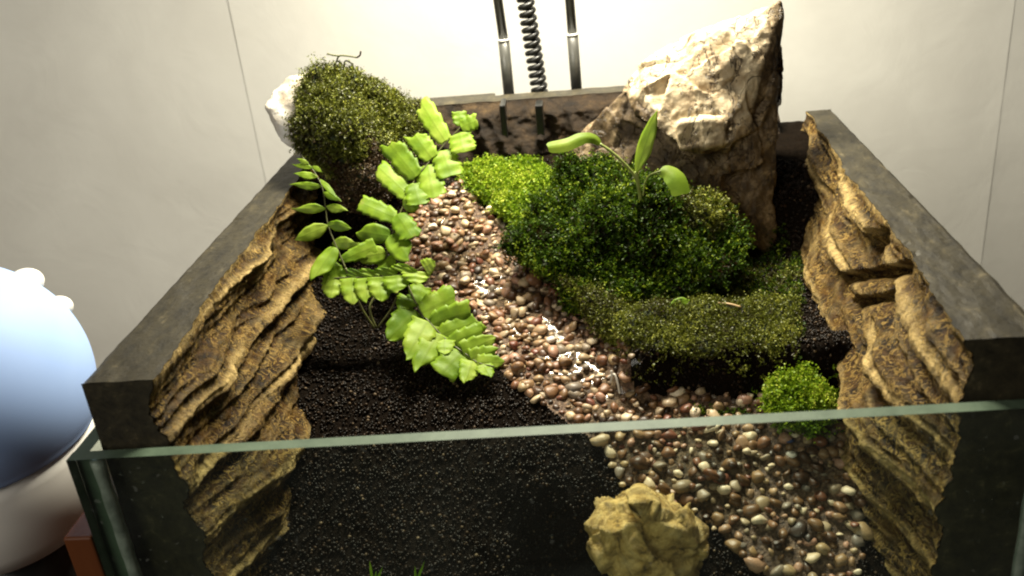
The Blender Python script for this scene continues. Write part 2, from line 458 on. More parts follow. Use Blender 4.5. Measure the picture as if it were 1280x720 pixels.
M = dict(
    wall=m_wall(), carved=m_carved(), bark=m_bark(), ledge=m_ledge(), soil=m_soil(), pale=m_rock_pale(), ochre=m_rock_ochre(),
    glass=m_glass(), edge=m_edge(), water=m_water(),
    peb=m_attr('wet_pebble', PEB, 0.42, 0.4, True, (9, 0.3, 0.03)),
    pebj=m_attr('wet_pebble_mixed', PEB, 0.42, 0.4, False, (9, 0.3, 0.03)),
    gran=m_attr('soil_granule', [(0, (.003, .0018, .0008)), (0.8, (.010, .0055, .0024)), (0.97, (.035, .019, .008)), (1, (.14, .10, .06))], 0.4, 0.16),
    moss_dark=m_attr('deep_green_moss', [(0, (.030, .016, .004)), (0.16, (.012, .018, .002)), (0.4, (.020, .046, .002)), (0.72, (.060, .115, .005)), (1, (.24, .30, .02))], 0.5, 0.15, transl=0.3),
    moss_bright=m_attr('bright_green_moss', [(0, (.05, .10, .004)), (0.4, (.15, .26, .010)), (0.8, (.36, .46, .03)), (1, (.58, .62, .10))], 0.45, 0.2, transl=0.3),
    moss_olive=m_attr('olive_moss', [(0, (.040, .024, .006)), (0.3, (.055, .060, .006)), (0.72, (.145, .170, .014)), (1, (.34, .34, .05))], 0.5, 0.4, transl=0.2),
    moss_brown=m_attr('withered_moss', [(0, (.018, .009, .004)), (0.5, (.055, .030, .012)), (0.8, (.10, .065, .025)), (1, (.25, .19, .10))], 0.5, 0.4, transl=0.1),
    moss_base=simple('moss_mat', [(0.3, (.008, .012, .003)), (0.7, (.03, .045, .010))], 2.0, 0.8, (6, 0.8, 0.2)),
    quartz=simple('white_quartz', [(0.3, (.34, .27, .19)), (0.5, (.62, .56, .46)), (0.7, (.78, .74, .66))], 1.0, 0.4, (3, 0.7, 0.15)),
    fern=m_leaf('fern_leaf', (.14, .27, .012), (.30, .46, .03), (.48, .60, .09)),
    stem=simple('fern_stem', [(0.3, (.05, .05, .012)), (0.7, (.11, .12, .03))], 3.0, 0.5, None),
    sprout=m_leaf('sprout_leaf', (.14, .27, .015), (.26, .40, .03), (.40, .52, .06)),
    sproutstem=simple('sprout_stem', [(0.3, (.16, .20, .04)), (0.7, (.28, .33, .09))], 3.0, 0.45, None),
    metal=simple('dark_metal', [(0.3, (.045, .045, .040)), (0.7, (.07, .07, .062))], 2.0, 0.3, (20, 0.05, 0.02), spec=0.8),
    chrome=simple('bright_ring', [(0.3, (.6, .6, .57)), (0.7, (.75, .75, .7))], 2.0, 0.2, None),
    rubber=simple('black_rubber', [(0.3, (.006, .006, .0055)), (0.7, (.012, .012, .011))], 3.0, 0.35, (15, 0.1, 0.02)),
    blue=simple('blue_gloss_plastic', [(0.3, (.36, .52, .90)), (0.7, (.39, .55, .92))], 0.3, 0.6, None, 0.25),
    white=simple('white_plastic', [(0.3, (.86, .84, .78)), (0.7, (.89, .87, .82))], 0.3, 0.4, None),
    silicone=simple('silicone', [(0.3, (.10, .12, .10)), (0.7, (.30, .33, .29))], 1.5, 0.35, (4, 0.5, 0.1)),
    wood=simple('orange_brown_wood', [(0.3, (.09, .024, .006)), (0.7, (.15, .045, .012))], 0.8, 0.4, (8, 0.2, 0.03), aniso=(1, 1, .15)),
    table=simple('dark_wood', [(0.3, (.022, .012, .008)), (0.7, (.05, .028, .016))], 0.6, 0.45, (6, 0.2, 0.03), aniso=(.15, 1, 1)),
    grit=simple('brown_grit', [(0.32, (.02, .011, .006)), (0.5, (.10, .055, .028)), (0.68, (.26, .17, .10))], 7.0, 0.5, (9, 1.0, 0.12)),
    sunken=simple('dark_wet_stone', [(0.35, (.008, .007, .004)), (0.55, (.03, .027, .014)), (0.72, (.07, .06, .03))], 0.8, 0.85, (2.5, 0.8, 0.2)),
    root=simple('white_root', [(0.3, (.50, .46, .38)), (0.7, (.68, .64, .56))], 4.0, 0.5, None),
    straw=simple('dry_straw', [(0.3, (.35, .22, .09)), (0.7, (.5, .36, .18))], 4.0, 0.5, None),
)

# ------------------------------------------------------------------ setting: wall, table, soil, water
WY = 49.0
wl = tag(mesh('wall', *box((-80, WY + 0.3, -40), (110, WY + 2, 70)), M['wall']), 'pale cream papered wall behind the glass tank', 'wall', kind='structure')
sx1, sx2 = at(303, 90, WY), at(1250, 150, WY)
edges = [-80, sx1[0], sx2[0], 110]
for i in range(3):
    nx, nz = 60, 40
    u = np.linspace(edges[i] + 0.02, edges[i+1] - 0.02, nx); v = np.linspace(-40, 70, nz)
    U, W_ = np.meshgrid(u, v, indexing='ij')
    lean = (W_ - 2) * 0.004 * (0 if i == 1 else 1)
    d = 0.10 * fbm(U * .12, W_ * .10, s=20 + i) + 0.14 * np.exp(-np.minimum(U - u[0], u[-1] - U) / 0.5) * (0.4 + pn(W_ * .1, U * 0, s=30 + i))
    mesh('wallpaper_strip', np.stack([U, WY - d + 0.05, W_], -1).reshape(-1, 3), gridF(nx, nz, False), M['wall'], wl, smooth=True)
tag(mesh('table_top', *box((-70, -12, -29.0), (90, WY, -26.2)), M['table']), 'dark wooden table top under the glass tank', 'table', kind='structure')

PY = np.array([-2, 0, 2, 4, 6, 8, 10, 13, 17, 20, 22, 24.5, 28])
PZ = np.array([-13, -12, -10.5, -9.2, -7.6, -6.6, -5.9, -5.1, -4.0, -2.8, -1.9, -1.2, -0.9])
def terrain(x, y):
    x = np.asarray(x, float); y = np.asarray(y, float)
    z = np.interp(y, PY, PZ)
    z = (z + np.interp(y - .6, PY, PZ) + np.interp(y + .6, PY, PZ)) / 3
    led = sst(16.9, 18.3, x + 0.5 * pn(x * 0, y * .5, s=3)) * sst(8.0, 8.9, y + 1.1 * pn(x * .45, y * .2, s=4) + .4 * pn(x * 1.3, y * 1.3, s=6))
    z = z + led * np.maximum(0, (-4.75 - 0.05 * (y - 9)) - z)
    hol = sst(17.5, 21.0, x) * sst(9.5, 11, y) * (1 - sst(18.5, 20.5, y))
    z = z - hol * np.maximum(0, z + 5.3)
    # sunk basin at the front, its right bank running diagonally
    ed = 12.6 + 0.5 * pn(y * .5, y * 0, s=5)
    rt = np.interp(y, [-2, 1.0, 2.5, 4.2, 6], [22.8, 20.9, 19.2, 17.2, 15.0])
    yw = y + 0.9 * pn(x * .5, y * .5, s=7)
    pit = sst(ed - 1.4, ed + 1.2, x + .8 * pn(y * .7, x * .3, s=8)) * (1 - sst(rt - 0.6, rt + 0.5, x)) * (1 - sst(3.2, 5.2, yw))
    z = z - 1.9 * pit
    z = z + 0.22 * fbm(x * .45, y * .45, s=9) + 0.06 * pn(x * 2, y * 2, s=11)
    return z
nx, ny = 176, 168
U, V_ = np.meshgrid(np.linspace(0.6, 29.4, nx), np.linspace(-0.65, 27.6, ny), indexing='ij')
tag(mesh('soil', np.stack([U, V_, terrain(U, V_)], -1).reshape(-1, 3), gridF(nx, ny), M['soil'], smooth=True),
    'dark sloping soil filling the glass tank', 'soil', kind='structure')
def inpoly(px, py, poly):
    c = np.zeros(np.shape(px), bool); n = len(poly)
    for i in range(n):
        x1, y1 = poly[i]; x2, y2 = poly[i - 1]
        k = ((y1 > py) != (y2 > py)) & (px < (x2 - x1) * (py - y1) / (y2 - y1 + 1e-9) + x1)
        c ^= k
    return c
GRAVEL = [(535,238),(578,230),(645,300),(700,345),(752,375),(785,410),(790,470),(805,488),(865,488),(960,500),(1048,528),(1078,600),
          (1078,690),(1065,740),(975,740),(885,655),(775,605),(752,560),(695,520),(630,470),(560,400),(500,330),(510,270)]

# ------------------------------------------------------------------ glass tank
GX0, GX1, GY0, GB = -0.62, 30.62, -1.15, -26.0
def pane(name, a, b, tops=None, parent=None, big=1):
    V, F = box(a, b)
    V = [list(v) for v in V]
    if tops:
        for k in (4, 7): V[k][2] = tops[0]
        for k in (5, 6): V[k][2] = tops[1]
    o = mesh(name, V, F, [M['glass'], M['edge']], parent)
    for i, p in enumerate(o.data.polygons):
        ax = max(range(3), key=lambda q: abs(p.normal[q]))
        p.material_index = 0 if ax == big else 1
    return o
tank = thing('glass_tank', (15, 13, GB), 'open glass tank with green cut edges holding the mossy landscape', 'tank')
pane('front_pane', (GX0, GY0, GB), (GX1, GY0 + 0.48, -2.2), (-2.22, -1.74), tank, 1)
pane('side_pane', (GX0, GY0 + 0.483, GB), (-0.08, 28.6, -2.25), (-2.25, -2.25), tank, 0)
pane('side_pane', (30.08, GY0 + 0.483, GB), (GX1, 28.6, -1.75), None, tank, 0)
pane('back_pane', (-0.075, 28.1, GB), (30.075, 28.6, -2.0), None, tank, 1)
pane('bottom_pane', (-0.075, GY0 + 0.483, GB), (30.075, 28.09, GB + 0.6), None, tank, 2)
z = np.linspace(-2.6, -25.0, 60)
P = np.stack([np.full(60, 0.06), np.full(60, GY0 + 0.56), z], 1)
tube('silicone_bead', P, 0.22 + 0.09 * pn(z * .6, z * 0, s=40) + 0.05 * pn(z * 2, z * 0, s=41), M['silicone'], tank)
P[:, 0] = 29.94
tube('silicone_bead', P, 0.2 + 0.08 * pn(z * .6, z * 0, s=42), M['silicone'], tank)

# ------------------------------------------------------------------ carved foam walls
def side_wall(left):
    sd = 100 if left else 200
    ns, nt = 340, 230
    s = np.linspace(-0.05, 26.2, ns); t = np.linspace(0, 1, nt)
    Y, T = np.meshgrid(s, t, indexing='ij')
    Z = -15.0 * T ** 1.05
    wl_ = 1.9 + 0.55 * sst(9, 0, Y) - 0.5 * sst(14, 24, Y) + 0.35 * pn(Y * .42, Y * 0, s=sd) + 0.16 * pn(Y * 1.6, Y * 0, s=sd + 1) + 0.09 * pn(Y * 4.5, Y * 0, s=sd + 2)
    fy = 0.12 + 0.88 * sst(-0.6, 5.5, Y)
    bulge = (2.0 * sst(0, 7.5, -Z) + 0.25 * sst(7, 14, -Z)) * fy
    tilt = 0.06 if left else -0.12
    c = (Z + tilt * Y) * 0.46 + 0.26 * pn(Y * .07, Z * .22, s=sd + 3) + 0.07 * pn(Y * .35, Z * .5, s=sd + 9) + 0.018 * pn(Y * 1.9, Z * 1.9, s=sd + 10) + 0.3
    def strata(c, am):
        k = np.floor(c); f = c - k
        prof = np.where(f > 0.25, 0.5 + 0.5 * np.cos(math.pi * (f - .25) / .75), np.sin(math.pi / 2 * np.clip(f / 0.25, 0, 1)) ** 1.3)
        amp = 0.55 + am * pn(Y * .22 + k * 7.3, k * 3.1, s=sd + 4)
        return prof * amp, np.exp(-((f - 0.30) / 0.075) ** 2) * np.clip(amp * 1.3, 0, 1)
    s1, e1 = strata(c, 1.1)
    s2, e2 = strata(c * 2.7 + 0.4 + .22 * pn(Y * .2, Z * .6, s=sd + 14), 1.4)
    vein = np.abs(pn(Y * 1.5 + .8 * pn(Y, Z, s=sd + 30), Z * 2.2, s=sd + 31))
    rel = (0.85 * s1 + 0.34 * s2) * (0.45 + 0.55 * fy) + 0.22 * fbm(Y * .22, Z * .6, s=sd + 7, o=3) + 0.17 * ridge(Y * .35, c * 6.0, s=sd + 33) + 0.05 * ridge(Y * 1.2, c * 14.0, s=sd + 34) + 0.035 * fbm(Y * 3, Z * 3, s=sd + 8) - 0.42
    paint = np.clip(0.9 * e1 + 0.18 * e2 + 0.32 * sst(.72, 1.0, ridge(Y * .35, c * 6.0, s=sd + 33)) * (.5 + pn(Y * .5, c, s=sd + 35)), 0, 1)
    if not left:                             # two slots and a few pits cut into the right-hand wall
        def slot(pa, pb, rad, dep):
            nonlocal rel, paint
            a = atx(*pa, 26.6); b = atx(*pb, 26.6); ab = (b - a)[1:]; L2 = ab @ ab
            q = np.clip(((Y - a[1]) * ab[0] + (Z - a[2]) * ab[1]) / L2, 0, 1)
            dd = np.hypot(Y - a[1] - q * ab[0], Z - a[2] - q * ab[1])
            k = np.exp(-(dd / (rad * (1 + .5 * pn(Y * 1.5, Z * 1.5, s=250)))) ** 2)
            rel = rel - dep * k; paint = paint * (1 - k)
        slot((1035, 350), (1085, 340), 0.22, 0.9)
        slot((1042, 380), (1075, 375), 0.19, 0.75)
        slot((1120, 385), (1145, 375), 0.55, 1.0)
        slot((1050, 303), (1060, 300), 0.40, 0.9)
    fade = sst(0, 0.055, T)
    paint = np.maximum(paint * sst(0, 0.03, T), 0.95 * (1 - sst(0.004, 0.022, T)) * (0.55 + 0.9 * pn(Y * 1.3, Y * 0, s=sd + 12)))
    X = wl_ + bulge + (rel - 0.15) * fade
    X = np.clip(X, 0.5, 8)
    Zt = Z - 0.12 * (1 - fade) * (0.5 + pn(Y * 2.2, Y * 0, s=sd + 11)) * 0
    XX = X if left else 30 - X
    root = thing('carved_wall', (1.5 if left else 28.5, 13, -15),
                 'left foam side wall carved into brown roots beside the ferns' if left else 'right foam side wall carved into brown roots with two dark slots',
                 'carved wall')
    mesh('root_relief', np.stack([XX, Y, Zt], -1).reshape(-1, 3), gridF(ns, nt, left), M['carved'], root, smooth=True, rnd=np.clip(paint, 0, 1).ravel())
    # the black foam block behind the relief: outer side, flat top, closed ends
    nw = 14
    q = np.linspace(0, 1, nw)
    top0 = 0.02 + 0.06 * pn(s * .9, s * 0, s=sd + 20)
    VX = top0[:, None] + (X[:, 0] - 0.012 - top0)[:, None] * q[None]
    VY = np.repeat(s[:, None], nw, 1)
    VZ = 0.004 + 0.05 * fbm(VX * 1.2, VY * .6, s=sd + 21) - 0.12 * np.maximum(0, pn(VX * 2.5, VY * 1.4, s=sd + 22) - 0.32) * 6 * np.abs(q - .5)[None] - 0.06 * (q[None] < 0.02)
    VZ[:, -1] = 0.004
    V = np.stack([VX if left else 30 - VX, VY, VZ], -1)
    V = [tuple(v) for v in V.reshape(-1, 3)]
    F = [tuple(f) for f in gridF(ns, nw, not left)[:, ::-1]]
    F = [f[::-1] for f in F]
    n0 = len(V)
    for k in range(ns):                      # outer side foot
        V.append((top0[k] if left else 30 - top0[k], s[k], -15.0))
    for k in range(ns - 1):
        F.append((k * nw, (k+1) * nw, n0 + k + 1, n0 + k))
    for k in (0, ns - 1):                    # end caps follow the relief
        b0 = len(V)
        off = -0.03 if k == 0 else 0.03
        for j in range(0, nt, 2):
            xi = X[k, j] - 0.02
            V.append((xi if left else 30 - xi, s[k] + off, Z[k, j] + (0.0 if j else 0.0)))
            V.append((top0[k] if left else 30 - top0[k], s[k] + off, Z[k, j]))
        m = (len(V) - b0) // 2
        for j in range(m - 1): F.append((b0 + 2*j, b0 + 2*j + 1, b0 + 2*j + 3, b0 + 2*j + 2))
        # small bevel strip joining top and cap
        for j in range(nw - 1):
            pass
    mesh('foam_block', V, F, M['ledge'], root)
    return root
side_wall(True)
side_wall(False)

def back_wall():
    nx_, nz_ = 280, 130
    x = np.linspace(1.2, 27.2, nx_); t = np.linspace(0, 1, nz_)
    X, T = np.meshgrid(x, t, indexing='ij')
    top = 1.78 - 1.75 * sst(22.5, 25.5, X) - 0.4 * sst(4.5, 1.5, X) + 0.10 * pn(X * .8, X * 0, s=301)
    Z = top - T * (top + 7)
    c = X + 0.6 * pn(X * .3, Z * .35, s=302)
    r1 = ridge(c * .36, Z * .16, s=303); r2 = ridge(c * 1.0 + .3 * Z, Z * .4, s=304)
    rel = 0.8 * np.clip(r1, -.8, 1) + 0.35 * r2 + 0.3 * fbm(X * .9, Z * 1.2, s=305) + 0.10 * fbm(X * 3, Z * 3, s=306)
    Y = 26.5 - 0.8 * sst(0, 3, top - Z) - rel * sst(0, 0.08, T) * 0.9
    root = thing('carved_wall', (15, 27, -7), 'dark bark-like back foam wall under the two metal rods', 'carved wall')
    mesh('bark_relief', np.stack([X, Y, Z], -1).reshape(-1, 3), gridF(nx_, nz_, False), M['bark'], root, smooth=True)
    y0 = Y[:, 0] - 0.0
    V, F = [], []
    for i in range(nx_):
        zt = top[i, 0]
        V += [(x[i], y0[i] + 0.012, zt + 0.004), (x[i], y0[i] + 0.35, zt + 0.05), (x[i], 27.7, zt + 0.05), (x[i], 27.8, zt - 0.05), (x[i], 27.8, -8)]
    F = [tuple(f) for f in gridF(nx_, 5)]
    F += [(0, 1, 2, 3, 4), tuple((nx_ - 1) * 5 + k for k in (4, 3, 2, 1, 0))]
    mesh('foam_block', V, F, M['ledge'], root)
back_wall()
p0, p1 = at(478, 131, 28.2), at(617, 122, 28.2)
lt = thing('ledge_strip', (p0[0], 28.2, p0[2] - .4), 'flat grey strip lying on the back wall left of the rods', 'strip')
bevbox('strip_bar', (p0[0] - 2, 27.85, p0[2] - 0.6), (p1[0], 29.3, p1[2] + 0.02), M['ledge'], lt, 0.06)
bevbox('strip_lip', (p0[0] - 2, 27.83, p1[2] + 0.0), (p1[0] - .35, 28.2, p1[2] + 0.06), M['ledge'], lt, 0.02)

# ------------------------------------------------------------------ gravel
def pebble_shape(seed):
    bm = bmesh.new(); bmesh.ops.create_icosphere(bm, subdivisions=2, radius=1.0)
    v = np.array([tuple(q.co) for q in bm.verts]); f = np.array([[q.index for q in p.verts] for p in bm.faces]); bm.free()
    r = np.random.default_rng(seed)
    v = v * (1 + 0.55 * pn(v[:, 0] * .9 + seed * 7, v[:, 1] * .9, v[:, 2] * .9, s=seed)[:, None] + 0.22 * pn(v[:, 0] * 2 + seed * 3, v[:, 1] * 2, v[:, 2] * 2, s=seed + 1)[:, None])
    for _ in range(5):                       # knock a few flats on it
        d = nrm(r.normal(size=3)); k = v @ d
        v = v - np.maximum(k - 0.66, 0)[:, None] * d * 0.85
    return v * np.array([1.0, 0.62 + 0.3 * r.random(), 0.48 + 0.25 * r.random()]), f
shapes = [pebble_shape(50 + i) for i in range(14)]
cand = []
U = rng.random((70000, 2)) * np.array([20, 25.5]) + np.array([7.0, -0.4])
tz = terrain(U[:, 0], U[:, 1])
px, py = proj(np.stack([U[:, 0], U[:, 1], tz], 1))
jit = 9 * pn(U[:, 0] * .8, U[:, 1] * .8, s=60)
ok = inpoly(px + jit, py + jit, GRAVEL)
U, tz = U[ok], tz[ok]
grid = {}
pts = []
for (x, y), zz in zip(U, tz):
    if len(pts) >= 2600: break
    k = (int(x / .25), int(y / .25))
    rr = 0.31
    if any((x - a) ** 2 + (y - b) ** 2 < rr * rr for i in (-1, 0, 1) for j in (-1, 0, 1) for a, b in grid.get((k[0]+i, k[1]+j), [])): continue
    grid.setdefault(k, []).append((x, y)); pts.append((x, y, zz))
pts = np.array(pts)
# a second thin layer on top
i2 = rng.choice(len(pts), int(len(pts) * .33), replace=False)
top2 = pts[i2] + np.c_[rng.normal(size=(len(i2), 2)) * .1, np.full(len(i2), 0.15)]
pts = np.concatenate([pts, top2])
rad = 0.14 + 0.24 * rng.random(len(pts)) ** 1.8
rad[rng.random(len(pts)) < 0.06] *= 1.3
score = rad / np.linalg.norm(pts - CAM, axis=1) * (1 + 0.35 * (np.arange(len(pts)) >= len(pts) - len(i2)))
order = np.argsort(-score)
bed = thing('gravel_bed', (16, 10, -7), 'stream of brown and cream pebbles winding down to the front pane', 'gravel', kind='structure')
pm = []
for i, (v, f) in enumerate(shapes):
    me = bpy.data.meshes.new('pebble')
    me.from_pydata([tuple(q * S) for q in v], [], [tuple(int(k) for k in q) for q in f])
    me.polygons.foreach_set('use_smooth', np.ones(len(f), bool)); me.materials.append(M['peb']); me.update(); pm.append(me)
def rotm():
    a = rng.random() * 6.283; b = rng.normal() * 0.35; c = rng.normal() * 0.35
    return Matrix.Rotation(a, 3, 'Z') @ Matrix.Rotation(b, 3, 'X') @ Matrix.Rotation(c, 3, 'Y')
for i in order[:290]:
    o = bpy.data.objects.new('pebble', pm[rng.integers(14)]); col.objects.link(o)
    o.parent = bed
    o.location = Vector([float(c) * S for c in pts[i] + np.array([0, 0, .06])]) - bed.location
    o.rotation_euler = rotm().to_euler(); o.scale = [float(rad[i])] * 3
VV, FF, RR, n0 = [], [], [], 0
for i in order[290:]:
    v, f = shapes[rng.integers(14)]
    VV.append((v * rad[i]) @ np.array(rotm()).T + pts[i] + np.array([0, 0, .06])); FF.append(f + n0); n0 += len(v)
    RR.append(np.full(len(f), rng.random()))
tag(mesh('small_gravel', np.concatenate(VV), np.concatenate(FF), M['pebj'], bed, smooth=True, rnd=np.concatenate(RR)), kind='stuff')

nx, ny = 240, 250
U, V_ = np.meshgrid(np.linspace(6, 27.5, nx), np.linspace(-0.6, 24.5, ny), indexing='ij')
P = np.stack([U, V_, terrain(U, V_) + 0.05 + 0.04 * pn(U * 3, V_ * 3, s=66)], -1).reshape(-1, 3)
px, py = proj(P); ins = inpoly(px, py, GRAVEL)
F = gridF(nx, ny); F = F[ins[F].all(1)]
used, inv = np.unique(F, return_inverse=True)
tag(mesh('grit', P[used], inv.reshape(F.shape), M['grit'], bed, smooth=True), kind='stuff')
# a few stones that stand out from the rest
def lone(px, py, y, r, colr, label, shp, name='pebble', lift=0.05):
    g = at(px, py, y); zz = terrain(g[0], g[1])
    for _ in range(25):                      # slide along the view line until it rests on the ground
        g = at(px, py, y); zz = float(terrain(g[0], g[1])) + r * .5 + lift
        y += (g[2] - zz) * 0.45
    v, f = shapes[shp]
    t = NT('stone_' + name); c = t.ramp(t.noise(4, 4, .6), [(0.3, [q * .75 for q in colr]), (0.7, colr)])
    m = t.done(t.prin(c, 0.3, t.bump(t.noise(9, 4), 0.3, 0.03)))
    o = mesh(name, (v * r) @ np.array(Matrix.Rotation(rng.random() * 3, 3, 'Z')).T, f, m, smooth=True)
    o.location = Vector([float(q) * S for q in (g[0], g[1], g[2])])
    tag(o, label, 'pebble')
lone(1025, 550, 6, 0.42, (.16, .065, .03), 'large reddish brown oval pebble right of the front moss tuft', 2)
lone(962, 504, 8, 0.30, (.78, .66, .46), 'flat cream pebble touching the left side of the front moss tuft', 5)
lone(990, 568, 5.5, 0.25, (.75, .69, .58), 'round white pebble just below the front moss tuft', 7)
lone(985, 550, 5.8, 0.22, (.05, .07, .16), 'dark blue pebble below the front moss tuft', 9)
lone(565, 242, 22, 0.30, (.72, .56, .42), 'pinkish cream pebble at the top end of the stream', 3)
lone(541, 283, 20, 0.27, (.75, .62, .48), 'round pale pebble beside the fern near the stream top', 4)
lone(689, 425, 12, 0.25, (.78, .72, .62), 'white pebble alone in the wet middle of the stream', 8)
lone(838, 502, 8.5, 0.36, (.66, .50, .32), 'broad tan pebble under the lip of the mossy ledge', 11)
lone(735, 572, 5.2, 0.0001, (.5, .4, .3), '', 1) if False else None

# soil grains
U = rng.random((120000, 2)) * np.array([26.5, 26.5]) + np.array([1.8, -0.6])
tz = terrain(U[:, 0], U[:, 1])
px, py = proj(np.stack([U[:, 0], U[:, 1], tz], 1))
ok = ~inpoly(px, py, GRAVEL) & (px > 330) & (px < 1110) & (py > 200) & (py < 760)
U, tz = U[ok][:30000], tz[ok][:30000]
bm = bmesh.new(); bmesh.ops.create_icosphere(bm, subdivisions=1, radius=1.0)
gv = np.array([tuple(q.co) for q in bm.verts]); gf = np.array([[q.index for q in p.verts] for p in bm.faces]); bm.free()
n = len(U)
gr = (0.03 + 0.06 * rng.random(n) ** 1.5)[:, None, None]
V = gv[None] * gr * (0.75 + 0.5 * rng.random((n, len(gv), 1))) + np.c_[U, tz + 0.04][:, None, :]
F = (gf[None] + (np.arange(n) * len(gv))[:, None, None]).reshape(-1, 3)
tag(mesh('soil_grains', V.reshape(-1, 3), F, M['gran'], smooth=False, rnd=np.repeat(rng.random(n), len(gf))), 'black soil granules covering the slope under the ferns', 'soil grains', kind='stuff')

# ------------------------------------------------------------------ water
U, V_ = np.meshgrid(np.linspace(2.5, 27.5, 150), np.linspace(-0.64, 6, 60), indexing='ij')
tag(mesh('pond_water', np.stack([U, V_, -11.0 + 0.03 * pn(U * .7, V_ * .7, s=70)], -1).reshape(-1, 3), gridF(150, 60), M['water'], smooth=True),
    'dark still water in the basin around the ochre rock', 'water', kind='structure')
cx = spline([at(545, 265, 20.5), at(575, 320, 17.5), at(615, 360, 15.3), at(655, 410, 12.8), at(700, 455, 10.3), at(755, 510, 7.8), at(850, 560, 5.6), at(930, 610, 4)], 160)
wd = np.interp(np.arange(160), [0, 40, 90, 120, 159], [0.7, 1.4, 1.6, 2.0, 3.0])
T = nrm(np.gradient(cx, axis=0)); Nn = nrm(np.cross(T, [0, 0, 1]))
q = np.linspace(-1, 1, 24)
G = cx[:, None] + Nn[:, None] * (wd[:, None] * q)[..., None]
G[..., 2] = terrain(G[..., 0], G[..., 1]) + 0.07 + 0.035 * fbm(G[..., 0] * 1.1, G[..., 1] * 1.1, s=72, o=3) - 0.35 * np.abs(q)[None] ** 6
tag(mesh('stream_water', G.reshape(-1, 3), gridF(160, 24, True), M['water'], smooth=True), 'thin clear water running over the pebble stream', 'water', kind='structure')

# ------------------------------------------------------------------ rocks
Yr = 21.5
def A(px, py, dy=0.0): return at(px, py, Yr + dy)
upper = [A(975, 3, .6), A(979, 14, .4), A(977, 60, .0), A(905, 40, 0), A(860, 47, .5), A(800, 78, .5), A(778, 115, 0.3), A(845, 178, -2.4), A(905, 182, -2.6), A(862, 186, -2.6),
         A(972, 110, -.6), A(930, 30, 2.2), A(970, 8, 2.0), A(840, 60, 2.6), A(800, 100, 3.0), A(975, 130, 2.2), A(965, 150, -.5), A(850, 120, -1.5), A(905, 85, -1.0), A(805, 120, -1.2), A(800, 150, -1.4)]
col2 = [A(905, 90, -0.9), A(974, 60, 0.1), A(972, 120, -.2), A(968, 230, -.9), A(966, 335, -2.4), A(905, 335, -2.8), A(893, 240, -1.3), A(960, 330, 2), A(970, 100, 2), A(890, 330, 1.5), A(885, 190, 1.5)]
flank = [A(776, 138, .4), A(800, 95, .4), A(870, 130, -.4), A(880, 220, -.9), A(890, 300, -1.6), A(740, 290, -1), A(705, 190, 1.4), A(745, 172, 1.0), A(790, 200, -.4), A(880, 200, 3), A(720, 250, 3), A(800, 120, 3)]
lip = [A(845, 152, -2.4), A(905, 150, -2.5), A(912, 178, -2.8), A(850, 190, -2.8), A(880, 140, -.5), A(838, 175, -1.2), A(905, 190, -1.2)]
face = [A(850, 185, -1.4), A(905, 180, -1.6), A(912, 330, -3.2), A(850, 330, -3.2), A(840, 250, -2), A(900, 330, 1), A(850, 250, 1)]
def rockdisp(x, y, z):
    wx = x + 0.5 * pn(x * .6, y * .6, z * .6, s=404)
    return facets(x, y, z, 130, 0.075, 0.10, 404, 0.55) + 0.10 * ridge(wx * .75, y * .75, z * .33, s=402) + 0.05 * ridge(wx * 2.2, y * 2.2, z * 1.3, s=405) \
        + 0.035 * fbm(x * 3.5, y * 3.5, z * 3.5, s=403) - 0.12
def r_s(k): return lambda x, y, z: k * rockdisp(x, y, z)
b = A(880, 330)
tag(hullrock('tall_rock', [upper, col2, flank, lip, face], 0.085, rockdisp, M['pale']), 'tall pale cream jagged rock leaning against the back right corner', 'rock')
ok_ = [at(*p) for p in [(730,655,2.6),(748,632,3.2),(797,606,3.6),(850,622,3.4),(886,660,2.4),(882,690,1.6),(845,735,.6),(775,735,.6),(755,705,1.2),(800,640,1.4),(845,660,1.2),(770,665,1.2),(810,700,.4),(740,690,3.5),(800,640,5),(870,670,4.5),(800,760,3),(860,750,2)]]
tag(hullrock('ochre_rock', [ok_], 0.075, lambda x, y, z: facets(x, y, z, 34, 0.055, 0.16, 417, .9) + 0.05 * ridge(x * 1.5, y * 1.5, z * 1.5, s=412) - 0.12 * sst(.8, 1, ridge(x * .5, y * .6, z * .9, s=413)) + .03 * fbm(x * 4, y * 4, z * 4, s=414), M['ochre']),
    'angular ochre yellow rock standing in the dark water behind the glass', 'rock')

# mossy stone in the back left corner
Yl = 21.5
ms = thing('mossy_stone', at(440, 250, Yl), 'white stone capped with olive moss on the back left corner', 'stone')
q_ = [at(*p) for p in [(332,132,21.5),(338,112,22),(358,98,22.5),(392,88,23),(430,95,23),(375,186,20.5),(352,176,20.6),(345,155,20.6),(425,180,20),(425,120,21),(440,140,24),(380,150,25),(400,110,25),(400,185,24)]]
hullrock('stone', [q_], 0.1, lambda x, y, z: 0.15 * ridge(x * .6, y * .6, z * .6, s=421) - .05 + .1 * fbm(x * 1.5, y * 1.5, z * 1.5, s=422), M['quartz'], ms)
mo = [at(*p) for p in [(370,112,21),(392,88,21.8),(420,78,22),(446,84,22.2),(478,110,22.4),(500,135,22.8),(528,140,24.5),(525,165,24),(500,190,21.8),(495,235,20),(470,268,18),(430,255,17.8),(400,212,18.6),(378,185,19.4),(368,150,20.2),(430,150,19),(450,190,18.6),(440,120,25),(480,150,26),(420,220,25)]]
cap = hullrock('moss_cap', [mo], 0.14, lambda x, y, z: 0.75 * fbm(x * .6, y * .6, z * .6, s=431) - .1 + .1 * pn(x * 3, y * 3, z * 3, s=432), M['moss_base'], ms)
P, N = surf_samples(cap, 19000, 5)
front = (N @ nrm(CAM - P).T).diagonal() if False else np.einsum('ij,ij->i', N, nrm(CAM - P))
k = front > -0.35
P, N = P[k], N[k]
